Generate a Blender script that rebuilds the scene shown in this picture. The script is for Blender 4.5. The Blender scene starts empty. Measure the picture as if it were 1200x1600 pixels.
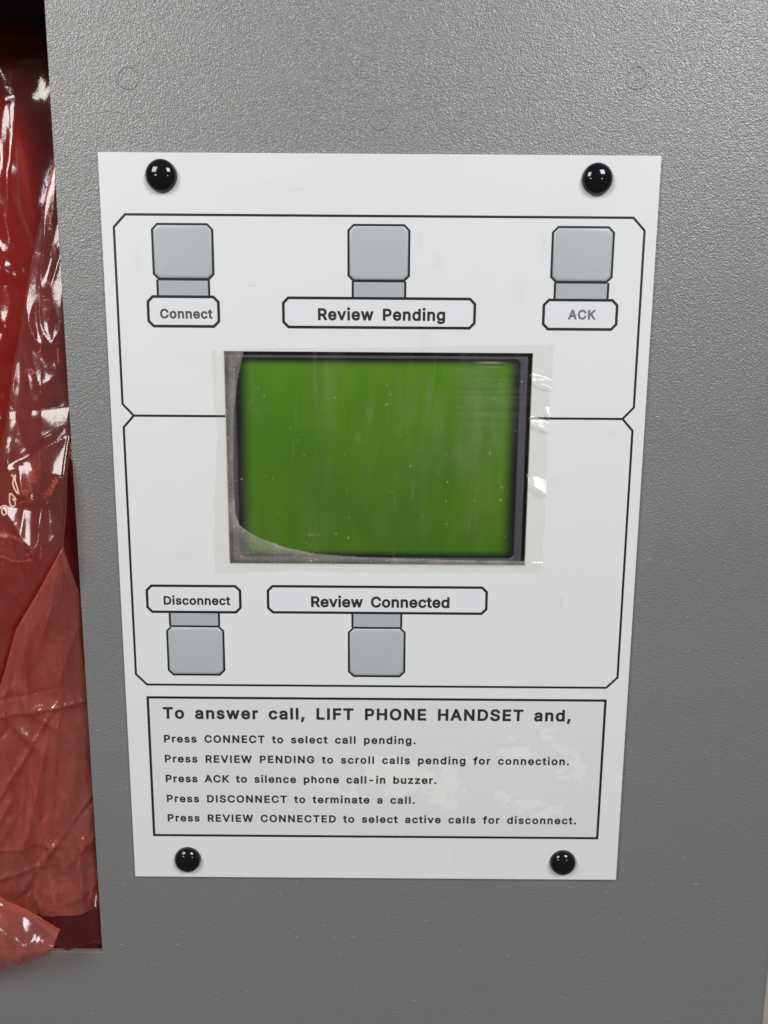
import bpy, bmesh, math, random
import numpy as np
from mathutils import Vector, noise, geometry

# ------------------------------------------------------------------ camera, world, lamps, exposure
SC = bpy.context.scene
COL = SC.collection
MM = 0.001

cam_d = bpy.data.cameras.new('camera')
cam = bpy.data.objects.new('camera', cam_d)
COL.objects.link(cam)
cam.location = (2.1*MM, -231.6*MM, 49.5*MM)
cam.rotation_euler = (math.radians(80.40), math.radians(-0.39), math.radians(0.10))
cam_d.sensor_fit = 'HORIZONTAL'
cam_d.sensor_width = 7.2
cam_d.lens = 7.2
cam_d.clip_start = 0.005
cam_d.clip_end = 50
cam_d.dof.use_dof = True
cam_d.dof.focus_distance = 0.226
cam_d.dof.aperture_fstop = 4.5
SC.camera = cam

world = bpy.data.worlds.new('World')
SC.world = world
world.use_nodes = True
bg = world.node_tree.nodes['Background']
bg.inputs[0].default_value = (0.95, 0.97, 1.0, 1)
bg.inputs[1].default_value = 0.10


def lamp(name, d, dist, size, power, col=(1, 1, 1), size_y=None):
    d = Vector(d).normalized()
    l = bpy.data.lights.new(name, 'AREA')
    l.shape = 'RECTANGLE'
    l.size = size
    l.size_y = size_y or size
    l.energy = power
    l.color = col
    o = bpy.data.objects.new(name, l)
    o.location = d*dist
    o.rotation_euler = (-d).to_track_quat('-Z', 'Y').to_euler()
    COL.objects.link(o)
    return o


lamp('ceiling_lamp', (-0.55, -0.63, 0.54), 1.35, 0.46, 9.9, (1.0, 0.985, 0.97))
lamp('ceiling_lamp', (0.44, -0.66, 0.60), 1.45, 0.46, 12.6, (0.98, 0.99, 1.0))
lamp('ceiling_lamp', (-0.50, -0.86, 0.16), 2.4, 0.36, 3, (1, 0.99, 0.97), 0.16)
lamp('ceiling_lamp', (0.44, -0.89, 0.12), 2.6, 0.26, 2, (1, 0.99, 0.98), 0.16)

SC.view_settings.view_transform = 'Standard'
SC.view_settings.look = 'None'
SC.view_settings.exposure = 0.0
SC.view_settings.gamma = 1.0
SC.view_settings.use_curve_mapping = False
SC.cycles.max_bounces = 16
SC.cycles.transparent_max_bounces = 24
SC.cycles.sample_clamp_indirect = 6


# ------------------------------------------------------------------ node helpers
class NT:
    def __init__(s, name):
        s.m = bpy.data.materials.new(name)
        s.m.use_nodes = True
        s.t = s.m.node_tree
        s.t.nodes.clear()
        s.out = s.t.nodes.new('ShaderNodeOutputMaterial')
        s.co = s.t.nodes.new('ShaderNodeTexCoord').outputs['Object']

    def n(s, kind, ins=None, **props):
        nd = s.t.nodes.new('ShaderNode' + kind)
        for k, v in props.items():
            setattr(nd, k, v)
        for k, v in (ins or {}).items():
            s.set(nd.inputs[k], v)
        return nd

    def set(s, sock, v):
        if isinstance(v, bpy.types.NodeSocket):
            s.t.links.new(v, sock)
        elif isinstance(v, bpy.types.Node):
            s.t.links.new(v.outputs[0], sock)
        else:
            if sock.type == 'RGBA' and len(v) == 3:
                v = (*v, 1)
            sock.default_value = v

    def math(s, op, a, b=0.0, clamp=False):
        return s.n('Math', {0: a, 1: b}, operation=op, use_clamp=clamp).outputs[0]

    def ramp(s, v, a, b, lo=0.0, hi=1.0):
        return s.n('MapRange', {'Value': v, 'From Min': a, 'From Max': b, 'To Min': lo, 'To Max': hi},
                   interpolation_type='SMOOTHSTEP').outputs[0]

    def noise(s, scale, detail=2.0, rough=0.5, stretch=(1, 1, 1), off=(0, 0, 0), dist=0.0):
        mp = s.n('Mapping', {'Vector': s.co, 'Scale': stretch, 'Location': off})
        return s.n('TexNoise', {'Vector': mp, 'Scale': scale, 'Detail': detail, 'Roughness': rough,
                                'Distortion': dist}).outputs['Fac']

    def mix(s, f, a, b, blend='MIX'):
        nd = s.n('Mix', data_type='RGBA', blend_type=blend)
        s.set(nd.inputs[0], f)
        s.set(nd.inputs[6], a)
        s.set(nd.inputs[7], b)
        return nd.outputs[2]

    def spot(s, x, z, rx, rz, soft=0.6, wob=0.0):
        """soft elliptical mask round (x,z) in mm"""
        sx = s.n('SeparateXYZ', {0: s.co})
        dx = s.math('MULTIPLY', s.math('SUBTRACT', sx.outputs[0], x*MM), 1000/rx)
        dz = s.math('MULTIPLY', s.math('SUBTRACT', sx.outputs[2], z*MM), 1000/rz)
        r = s.math('SQRT', s.math('ADD', s.math('MULTIPLY', dx, dx), s.math('MULTIPLY', dz, dz)))
        if wob:
            r = s.math('ADD', r, s.math('MULTIPLY', s.math('SUBTRACT', s.noise(260, 3), 0.5), wob))
        return s.ramp(r, 1.0, 1.0 - soft)

    def bump(s, h, strength, dist):
        return s.n('Bump', {'Height': h, 'Strength': strength, 'Distance': dist}).outputs[0]

    def principled(s, col, rough, spec=0.5, normal=None, **kw):
        p = s.n('BsdfPrincipled')
        s.set(p.inputs['Base Color'], col)
        s.set(p.inputs['Roughness'], rough)
        s.set(p.inputs['Specular IOR Level'], spec)
        if normal is not None:
            s.set(p.inputs['Normal'], normal)
        for k, v in kw.items():
            s.set(p.inputs[k.replace('_', ' ')], v)
        return p.outputs[0]

    def film_fresnel(s, ior, normal=None):
        bf = s.n('NewGeometry').outputs['Backfacing']
        i = s.math('ADD', ior, s.math('MULTIPLY', bf, 1.0/ior - ior))
        f = s.n('Fresnel', {'IOR': i})
        if normal is not None:
            s.set(f.inputs['Normal'], normal)
        return f

    def done(s, sh):
        s.set(s.out.inputs['Surface'], sh)
        return s.m


M = {}
# grey textured powder coat
t = NT('textured_grey_paint')
g1 = t.noise(2200, 1.5, 0.5, (1, 1, 1))
g2 = t.noise(4600, 1.0, 0.5)
hgt = t.math('ADD', t.math('MULTIPLY', g1, 1.5), t.math('MULTIPLY', g2, 0.25))
big = t.noise(22, 3, 0.5)
spk = t.ramp(t.noise(620, 0, 0.5, off=(3, 1, 2)), 0.80, 0.86)
base = t.mix(big, (0.186, 0.185, 0.183), (0.208, 0.206, 0.203))
base = t.mix(t.math('MULTIPLY', spk, 0.22), base, (0.5, 0.5, 0.49))
M['grey'] = t.done(t.principled(base, t.math('ADD', t.ramp(g2, 0.3, 0.7, 0.29, 0.36), t.ramp(t.noise(35, 4, 0.65), 0.35, 0.7, 0.0, 0.05)), 1.0, t.bump(hgt, 0.72, 0.00019)))

t = NT('recess_black')
M['recess'] = t.done(t.principled(t.mix(t.noise(40, 3), (0.010, 0.010, 0.012), (0.018, 0.018, 0.02)), 0.6, 0.3))

t = NT('beige_wall_paint')
M['wall'] = t.done(t.principled(t.mix(t.noise(9, 4), (0.60, 0.53, 0.45), (0.68, 0.61, 0.52)), 0.8, 0.2,
                                t.bump(t.noise(300, 3), 0.3, 0.0005)))

# white polycarbonate faceplate with faint stains
t = NT('white_plastic_sheet')
col = t.mix(t.noise(18, 4, 0.6), (0.765, 0.770, 0.775), (0.795, 0.798, 0.800))
for (x, z, rx, rz, a) in ((-37, 77, 2.4, 0.55, .16), (-23, 103.6, 4.6, 0.9, .07), (57.5, -17.5, .7, 4, .14),
                          (14, 62, 3, 5, .06), (41, 76, 4, 7, .05), (17, 84, 2.5, 5, .06), (-56, 56, 6, 4, .03),
                          (26, -106, .8, 5, .08), (70, 35, 3, 2, .05), (-70, 84, 1.2, 6, .05), (47.5, 88, 1, 6, .06), (12, 90, 1, 5, .05), (-60, -4, 7, 2, .04), (55, 20, 5, 3, .03), (-30, 104, 9, 3, .03)):
    col = t.mix(t.math('MULTIPLY', t.spot(x, z, rx, rz, 0.9, 0.7), a*1.4), col, (0.42, 0.36, 0.31))
M['plate'] = t.done(t.principled(col, t.ramp(t.noise(60, 3), 0.3, 0.7, 0.30, 0.38), 0.42,
                                 t.bump(t.noise(45, 2), 0.05, 0.0004), Subsurface_Weight=0.0))

t = NT('plate_window_insert')
col = t.mix(t.noise(30, 3), (0.765, 0.765, 0.785), (0.80, 0.80, 0.815))
M['window'] = t.done(t.principled(col, 0.26, 0.45))

# instruction card seen through its clear window: paler patches where the sheet touches it
t = NT('instruction_card')
patch = t.ramp(t.noise(62, 4, 0.62, (1, 1, 1.15), (0.31, 0, 0.117), 0.5), 0.515, 0.56)
m1 = t.spot(-2, -77, 26, 9, 0.5, 0.5)
m2 = t.spot(52, -75, 19, 20, 0.5, 0.4)
m3 = t.spot(24, -78, 12, 13, 0.5, 0.4)
mm_ = t.math('MAXIMUM', t.math('MAXIMUM', m1, m2), m3)
patch = t.math('MULTIPLY', patch, t.ramp(mm_, 0.2, 0.5))
col = t.mix(t.noise(14, 3), (0.722, 0.724, 0.735), (0.742, 0.743, 0.752))
col = t.mix(t.math('MULTIPLY', patch, 0.95), col, (0.80, 0.80, 0.775))
M['card'] = t.done(t.principled(col, 0.27, 0.42))

t = NT('printed_black_ink')
M['ink'] = t.done(t.principled((0.017, 0.018, 0.022), 0.35, 0.4))
for nm, v in (('lettering_dark', 0.030), ('lettering_grey', 0.085), ('lettering_pale', 0.17)):
    t = NT(nm)
    M[nm] = t.done(t.principled(t.mix(t.noise(500, 3), (v*.8, v*.8, v*.84), (v*1.25, v*1.22, v*1.27)), 0.35, 0.35))

t = NT('grey_key_plastic')
M['key'] = t.done(t.principled(t.mix(t.noise(120, 3), (0.452, 0.473, 0.488), (0.482, 0.502, 0.515)), 0.36, 0.4))
t = NT('grey_printed_strip')
M['strip'] = t.done(t.principled(t.mix(t.noise(120, 3), (0.42, 0.442, 0.46), (0.45, 0.472, 0.488)), 0.36, 0.4))

t = NT('glossy_black_plastic')
M['rivet'] = t.done(t.principled((0.006, 0.006, 0.008), 0.07, 0.5, t.bump(t.noise(260, 2), 0.04, 0.0004)))

t = NT('display_bezel_metal')
M['bezel'] = t.done(t.principled(t.mix(t.noise(150, 4, .6, (1, 1, .3)), (0.055, 0.052, 0.068), (0.09, 0.087, 0.105)),
                                 0.34, 0.5))
t = NT('display_well_black')
M['well'] = t.done(t.principled((0.012, 0.0115, 0.014), 0.5, 0.3))

# green liquid crystal glass: the ink-black border of the glass bleeds softly into the green
t = NT('green_display_glass')
sx = t.n('SeparateXYZ', {0: t.co})
xx, zz = sx.outputs[0], sx.outputs[2]
ex = t.math('MINIMUM', t.math('ADD', xx, 0.0424), t.math('SUBTRACT', 0.0421, xx))
ez = t.math('MINIMUM', t.math('ADD', zz, 0.0040), t.math('SUBTRACT', 0.0563, zz))
edge = t.math('MULTIPLY', t.ramp(ex, 0.0002, 0.0048), t.ramp(ez, 0.0, 0.0026))
streak = t.noise(420, 2, 0.5, (1, 1, 0.06))
streakh = t.noise(700, 2, 0.5, (0.03, 1, 1))
col = t.mix(t.ramp(t.noise(30, 4, 0.6, (1, 1, 0.55)), 0.3, 0.7), (0.098, 0.290, 0.007), (0.195, 0.415, 0.013))
col = t.mix(t.math('MULTIPLY', streak, 0.55), col, (0.072, 0.225, 0.006))
col = t.mix(t.math('MULTIPLY', streakh, 0.18), col, (0.17, 0.42, 0.06))
col = t.mix(edge, (0.012, 0.016, 0.016), col)
M['lcd'] = t.done(t.principled(col, 0.50, 0.5, t.bump(streak, 0.05, 0.0002), Metallic=0.88))

# clear protective film; vertex attribute 'haze' marks where it has lifted and trapped dust
t = NT('clear_film')
hz = t.n('Attribute', attribute_name='haze').outputs['Fac']
spe = t.ramp(t.noise(1500, 2, 0.7), 0.56, 0.80)
vor = t.n('TexVoronoi', {'Vector': t.co, 'Scale': 330.0, 'Randomness': 1.0})
big = t.ramp(t.noise(170, 1, off=(2, 0, 5)), 0.60, 0.66)
dust = t.math('MULTIPLY', t.ramp(vor.outputs['Distance'], 0.14, 0.07), big)
scr = t.math('MULTIPLY', t.ramp(t.noise(300, 2, .5, (1, 1, .10), dist=.6), .66, .72), t.ramp(t.noise(40, 2), .45, .6))
dens = t.math('ADD', 0.010, t.math('MULTIPLY', hz, t.math('ADD', t.ramp(t.noise(70, 3, off=(1, 5, 2)), 0.3, 0.7, 0.16, 0.40), t.math('MULTIPLY', spe, 0.42))))
dens = t.math('ADD', dens, t.math('MULTIPLY', dust, 0.30))
glow_smears = t.math('MULTIPLY', t.spot(24, 40, 27, 24, 1.0, 0.8), t.ramp(t.noise(120, 3, 0.55, (1, 1, .25)), 0.3, 0.7))  # reflected glow at the upper right, painted as a pale haze patch
glow_smears = t.math('ADD', t.math('MULTIPLY', glow_smears, 0.085), t.math('MULTIPLY', t.ramp(t.noise(90, 4, 0.6, (1, 1, .3), (4, 0, 1)), 0.45, 0.75), 0.030))
dens = t.math('ADD', dens, glow_smears)
glow_lines = t.math('MULTIPLY', t.spot(34, 45, 17, 18, 1.0, 0.3), t.ramp(t.noise(900, 2, 0.5, (0.03, 1, 1)), 0.35, 0.65))  # horizontal reflection lines painted into the film's density
dens = t.math('ADD', dens, t.math('MULTIPLY', glow_lines, 0.05))
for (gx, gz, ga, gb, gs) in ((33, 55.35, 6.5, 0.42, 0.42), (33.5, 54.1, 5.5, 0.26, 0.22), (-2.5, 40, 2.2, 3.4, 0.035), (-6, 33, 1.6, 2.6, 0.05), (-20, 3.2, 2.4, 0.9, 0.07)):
    dens = t.math('ADD', dens, t.math('MULTIPLY', t.spot(gx, gz, ga, gb, 1.0, 0.15), gs))      # first two are painted reflection streaks, the rest rub marks
lint = t.ramp(t.noise(520, 2, 0.5, off=(7, 2, 1)), 0.70, 0.76)
dens = t.math('ADD', dens, t.math('MULTIPLY', lint, 0.16))
dens = t.math('ADD', dens, t.math('MULTIPLY', scr, 0.035), True)
tr = t.n('BsdfTransparent', {'Color': (0.99, 0.984, 0.970)})
df = t.n('BsdfDiffuse', {'Color': t.mix(t.noise(75, 2), (0.74, 0.71, 0.66), (0.60, 0.53, 0.45))})
nrm = t.bump(t.noise(140, 3, 0.5), 0.25, 0.0004)
gl = t.n('BsdfGlossy', {'Color': (1, 1, 1), 'Roughness': 0.17, 'Normal': nrm})
fr = t.film_fresnel(1.45)
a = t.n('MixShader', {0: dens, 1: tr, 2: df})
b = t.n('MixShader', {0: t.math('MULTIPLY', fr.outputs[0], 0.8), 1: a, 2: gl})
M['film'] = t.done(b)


def bag_mat(name, tint, body, density, milky):
    t = NT(name)
    cl = t.noise(45, 4, 0.6)
    fine = t.ramp(t.noise(190, 4, 0.65, dist=1.0), 0.45, 0.75)
    dens = t.math('ADD', density, t.math('MULTIPLY', t.math('SUBTRACT', cl, 0.5), 0.14))
    dens = t.math('ADD', dens, t.math('MULTIPLY', fine, milky), True)
    nrm = t.bump(t.noise(120, 3, 0.5, dist=0.8), 0.24, 0.0009)
    wisp = t.ramp(t.math('ABSOLUTE', t.math('SUBTRACT', t.noise(60, 3, 0.55, (1.8, 1, .6), (3, 1, 4), 0.5), 0.5)), 0.06, 0.0)
    dens = t.math('ADD', dens, t.math('MULTIPLY', wisp, milky*0.35), True)
    fold = t.n('Attribute', attribute_name='fold').outputs['Fac']        # film doubled over at a folded edge
    dens = t.math('ADD', dens, t.math('MULTIPLY', fold, 0.42), True)
    body = t.mix(fold, body, (0.72, 0.13, 0.075))
    tr = t.n('BsdfTransparent', {'Color': tint})
    d1 = t.n('BsdfDiffuse', {'Color': body})
    d2 = t.n('BsdfTranslucent', {'Color': body})
    dd = t.n('MixShader', {0: 0.4, 1: d1, 2: d2})
    gl = t.n('BsdfGlossy', {'Color': (1, 0.97, 0.97), 'Roughness': 0.14, 'Normal': nrm})
    fr = t.film_fresnel(1.55)
    a = t.n('MixShader', {0: dens, 1: tr, 2: dd})
    b = t.n('MixShader', {0: fr.outputs[0], 1: a, 2: gl})
    return t.done(b)


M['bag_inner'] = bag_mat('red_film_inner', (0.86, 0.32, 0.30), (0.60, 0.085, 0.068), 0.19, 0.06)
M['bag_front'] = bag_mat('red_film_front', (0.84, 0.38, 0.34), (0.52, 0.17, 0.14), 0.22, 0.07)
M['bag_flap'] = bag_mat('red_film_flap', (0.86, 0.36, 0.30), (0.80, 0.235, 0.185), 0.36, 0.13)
t = NT('bag_print_ink')
M['bagink'] = t.done(t.principled((0.80, 0.52, 0.38), 0.4, 0.4))
t = NT('red_handset_plastic')
M['handset'] = t.done(t.principled(t.mix(t.noise(30, 2), (0.26, 0.012, 0.014), (0.31, 0.015, 0.016)), 0.3, 0.5))


# ------------------------------------------------------------------ object helpers (coordinates in mm)
def link(name, me, mat, parent=None, smooth=False):
    if mat is not None:
        me.materials.append(mat)
    if smooth:
        for p in me.polygons:
            p.use_smooth = True
    o = bpy.data.objects.new(name, me)
    COL.objects.link(o)
    if parent is not None:
        o.parent = parent
    return o


def mesh(name, verts, faces, mat, parent=None, smooth=False):
    me = bpy.data.meshes.new(name)
    me.from_pydata([(x*MM, y*MM, z*MM) for x, y, z in verts], [], faces)
    me.validate()
    me.update()
    return link(name, me, mat, parent, smooth)


def from_bm(name, bm, mat, parent=None, smooth=False):
    me = bpy.data.meshes.new(name)
    bmesh.ops.recalc_face_normals(bm, faces=bm.faces)
    bm.to_mesh(me)
    bm.free()
    return link(name, me, mat, parent, smooth)


def thing(name, label, cat, group=None, kind=None, o=None):
    if o is None:
        o = bpy.data.objects.new(name, None)
        o.empty_display_size = 0.01
        COL.objects.link(o)
    o['label'] = label
    o['category'] = cat
    if group:
        o['group'] = group
    if kind:
        o['kind'] = kind
    return o


def add_box(bm, x0, x1, y0, y1, z0, z1):
    v = [bm.verts.new((x*MM, y*MM, z*MM)) for x in (x0, x1) for y in (y0, y1) for z in (z0, z1)]
    for f in ((0, 1, 3, 2), (4, 6, 7, 5), (0, 4, 5, 1), (2, 3, 7, 6), (0, 2, 6, 4), (1, 5, 7, 3)):
        bm.faces.new([v[i] for i in f])
    return v


def slab_with_holes(X, Z, holes, y0, y1, bev=0.0):
    """sheet over the grid lines X by Z with the cells in holes left open, y0 front, y1 back"""
    bm = bmesh.new()
    g = {}
    for k, y in enumerate((y0, y1)):
        for i, x in enumerate(X):
            for j, z in enumerate(Z):
                g[i, j, k] = bm.verts.new((x*MM, y*MM, z*MM))
    solid = {(i, j) for i in range(len(X)-1) for j in range(len(Z)-1)} - set(holes)
    for i, j in solid:
        for k in (0, 1):
            bm.faces.new([g[i, j, k], g[i+1, j, k], g[i+1, j+1, k], g[i, j+1, k]])
        for (di, dj), p, q in (((-1, 0), (0, 0), (0, 1)), ((1, 0), (1, 0), (1, 1)), ((0, -1), (0, 0), (1, 0)), ((0, 1), (0, 1), (1, 1))):
            if (i+di, j+dj) not in solid:
                bm.faces.new([g[i+p[0], j+p[1], 0], g[i+q[0], j+q[1], 0], g[i+q[0], j+q[1], 1], g[i+p[0], j+p[1], 1]])
    bmesh.ops.delete(bm, geom=[v for v in bm.verts if not v.link_faces], context='VERTS')
    bmesh.ops.recalc_face_normals(bm, faces=bm.faces)
    if bev:
        es = [e for e in bm.edges if len(e.link_faces) == 2 and
              abs(e.link_faces[0].normal.dot(e.link_faces[1].normal)) < 0.5 and
              all(abs(v.co.y - y0*MM) < 1e-9 for v in e.verts)]
        bmesh.ops.bevel(bm, geom=es, offset=bev*MM, segments=3, profile=0.5, affect='EDGES')
    return bm


def octagon(x0, x1, z0, z1, c):
    return [(x0+c, z1), (x1-c, z1), (x1, z1-c), (x1, z0+c), (x1-c, z0), (x0+c, z0), (x0, z0+c), (x0, z1-c)]


def inset(poly, d):
    """mitred inset (d>0 inwards) of a clockwise polygon given as (x,z)"""
    out = []
    n = len(poly)
    for i in range(n):
        p0, p1, p2 = (np.array(poly[(i+k) % n], float) for k in (-1, 0, 1))
        a = (p1-p0)/np.linalg.norm(p1-p0)
        b = (p2-p1)/np.linalg.norm(p2-p1)
        na, nb = np.array((a[1], -a[0])), np.array((b[1], -b[0]))
        m = na+nb
        m = m/np.dot(m, na)
        out.append(tuple(p1+m*d))
    return out


def ring(name, poly, w, y, mat, parent, th=0.02):
    """closed printed line of width w centred on poly, with a real ink thickness"""
    bm = bmesh.new()
    add_ring(bm, poly, w, y, th)
    return from_bm(name, bm, mat, parent)


def add_ring(bm, poly, w, y, th=0.02):
    o, i = inset(poly, -w/2), inset(poly, w/2)
    n = len(poly)
    L = []
    for pts, yy in ((o, y+th), (o, y), (i, y), (i, y+th)):
        L.append([bm.verts.new((x*MM, yy*MM, z*MM)) for x, z in pts])
    for a in range(3):
        for k in range(n):
            bm.faces.new([L[a][k], L[a][(k+1) % n], L[a+1][(k+1) % n], L[a+1][k]])


def patch(name, poly, y, mat, parent, th=0.03):
    """a thin solid patch"""
    bm = bmesh.new()
    f = [bm.verts.new((x*MM, y*MM, z*MM)) for x, z in poly]
    k = [bm.verts.new((x*MM, (y+th)*MM, z*MM)) for x, z in poly]
    bm.faces.new(f)
    n = len(poly)
    for i in range(n):
        bm.faces.new([f[i], f[(i+1) % n], k[(i+1) % n], k[i]])
    return from_bm(name, bm, mat, parent)


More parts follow.
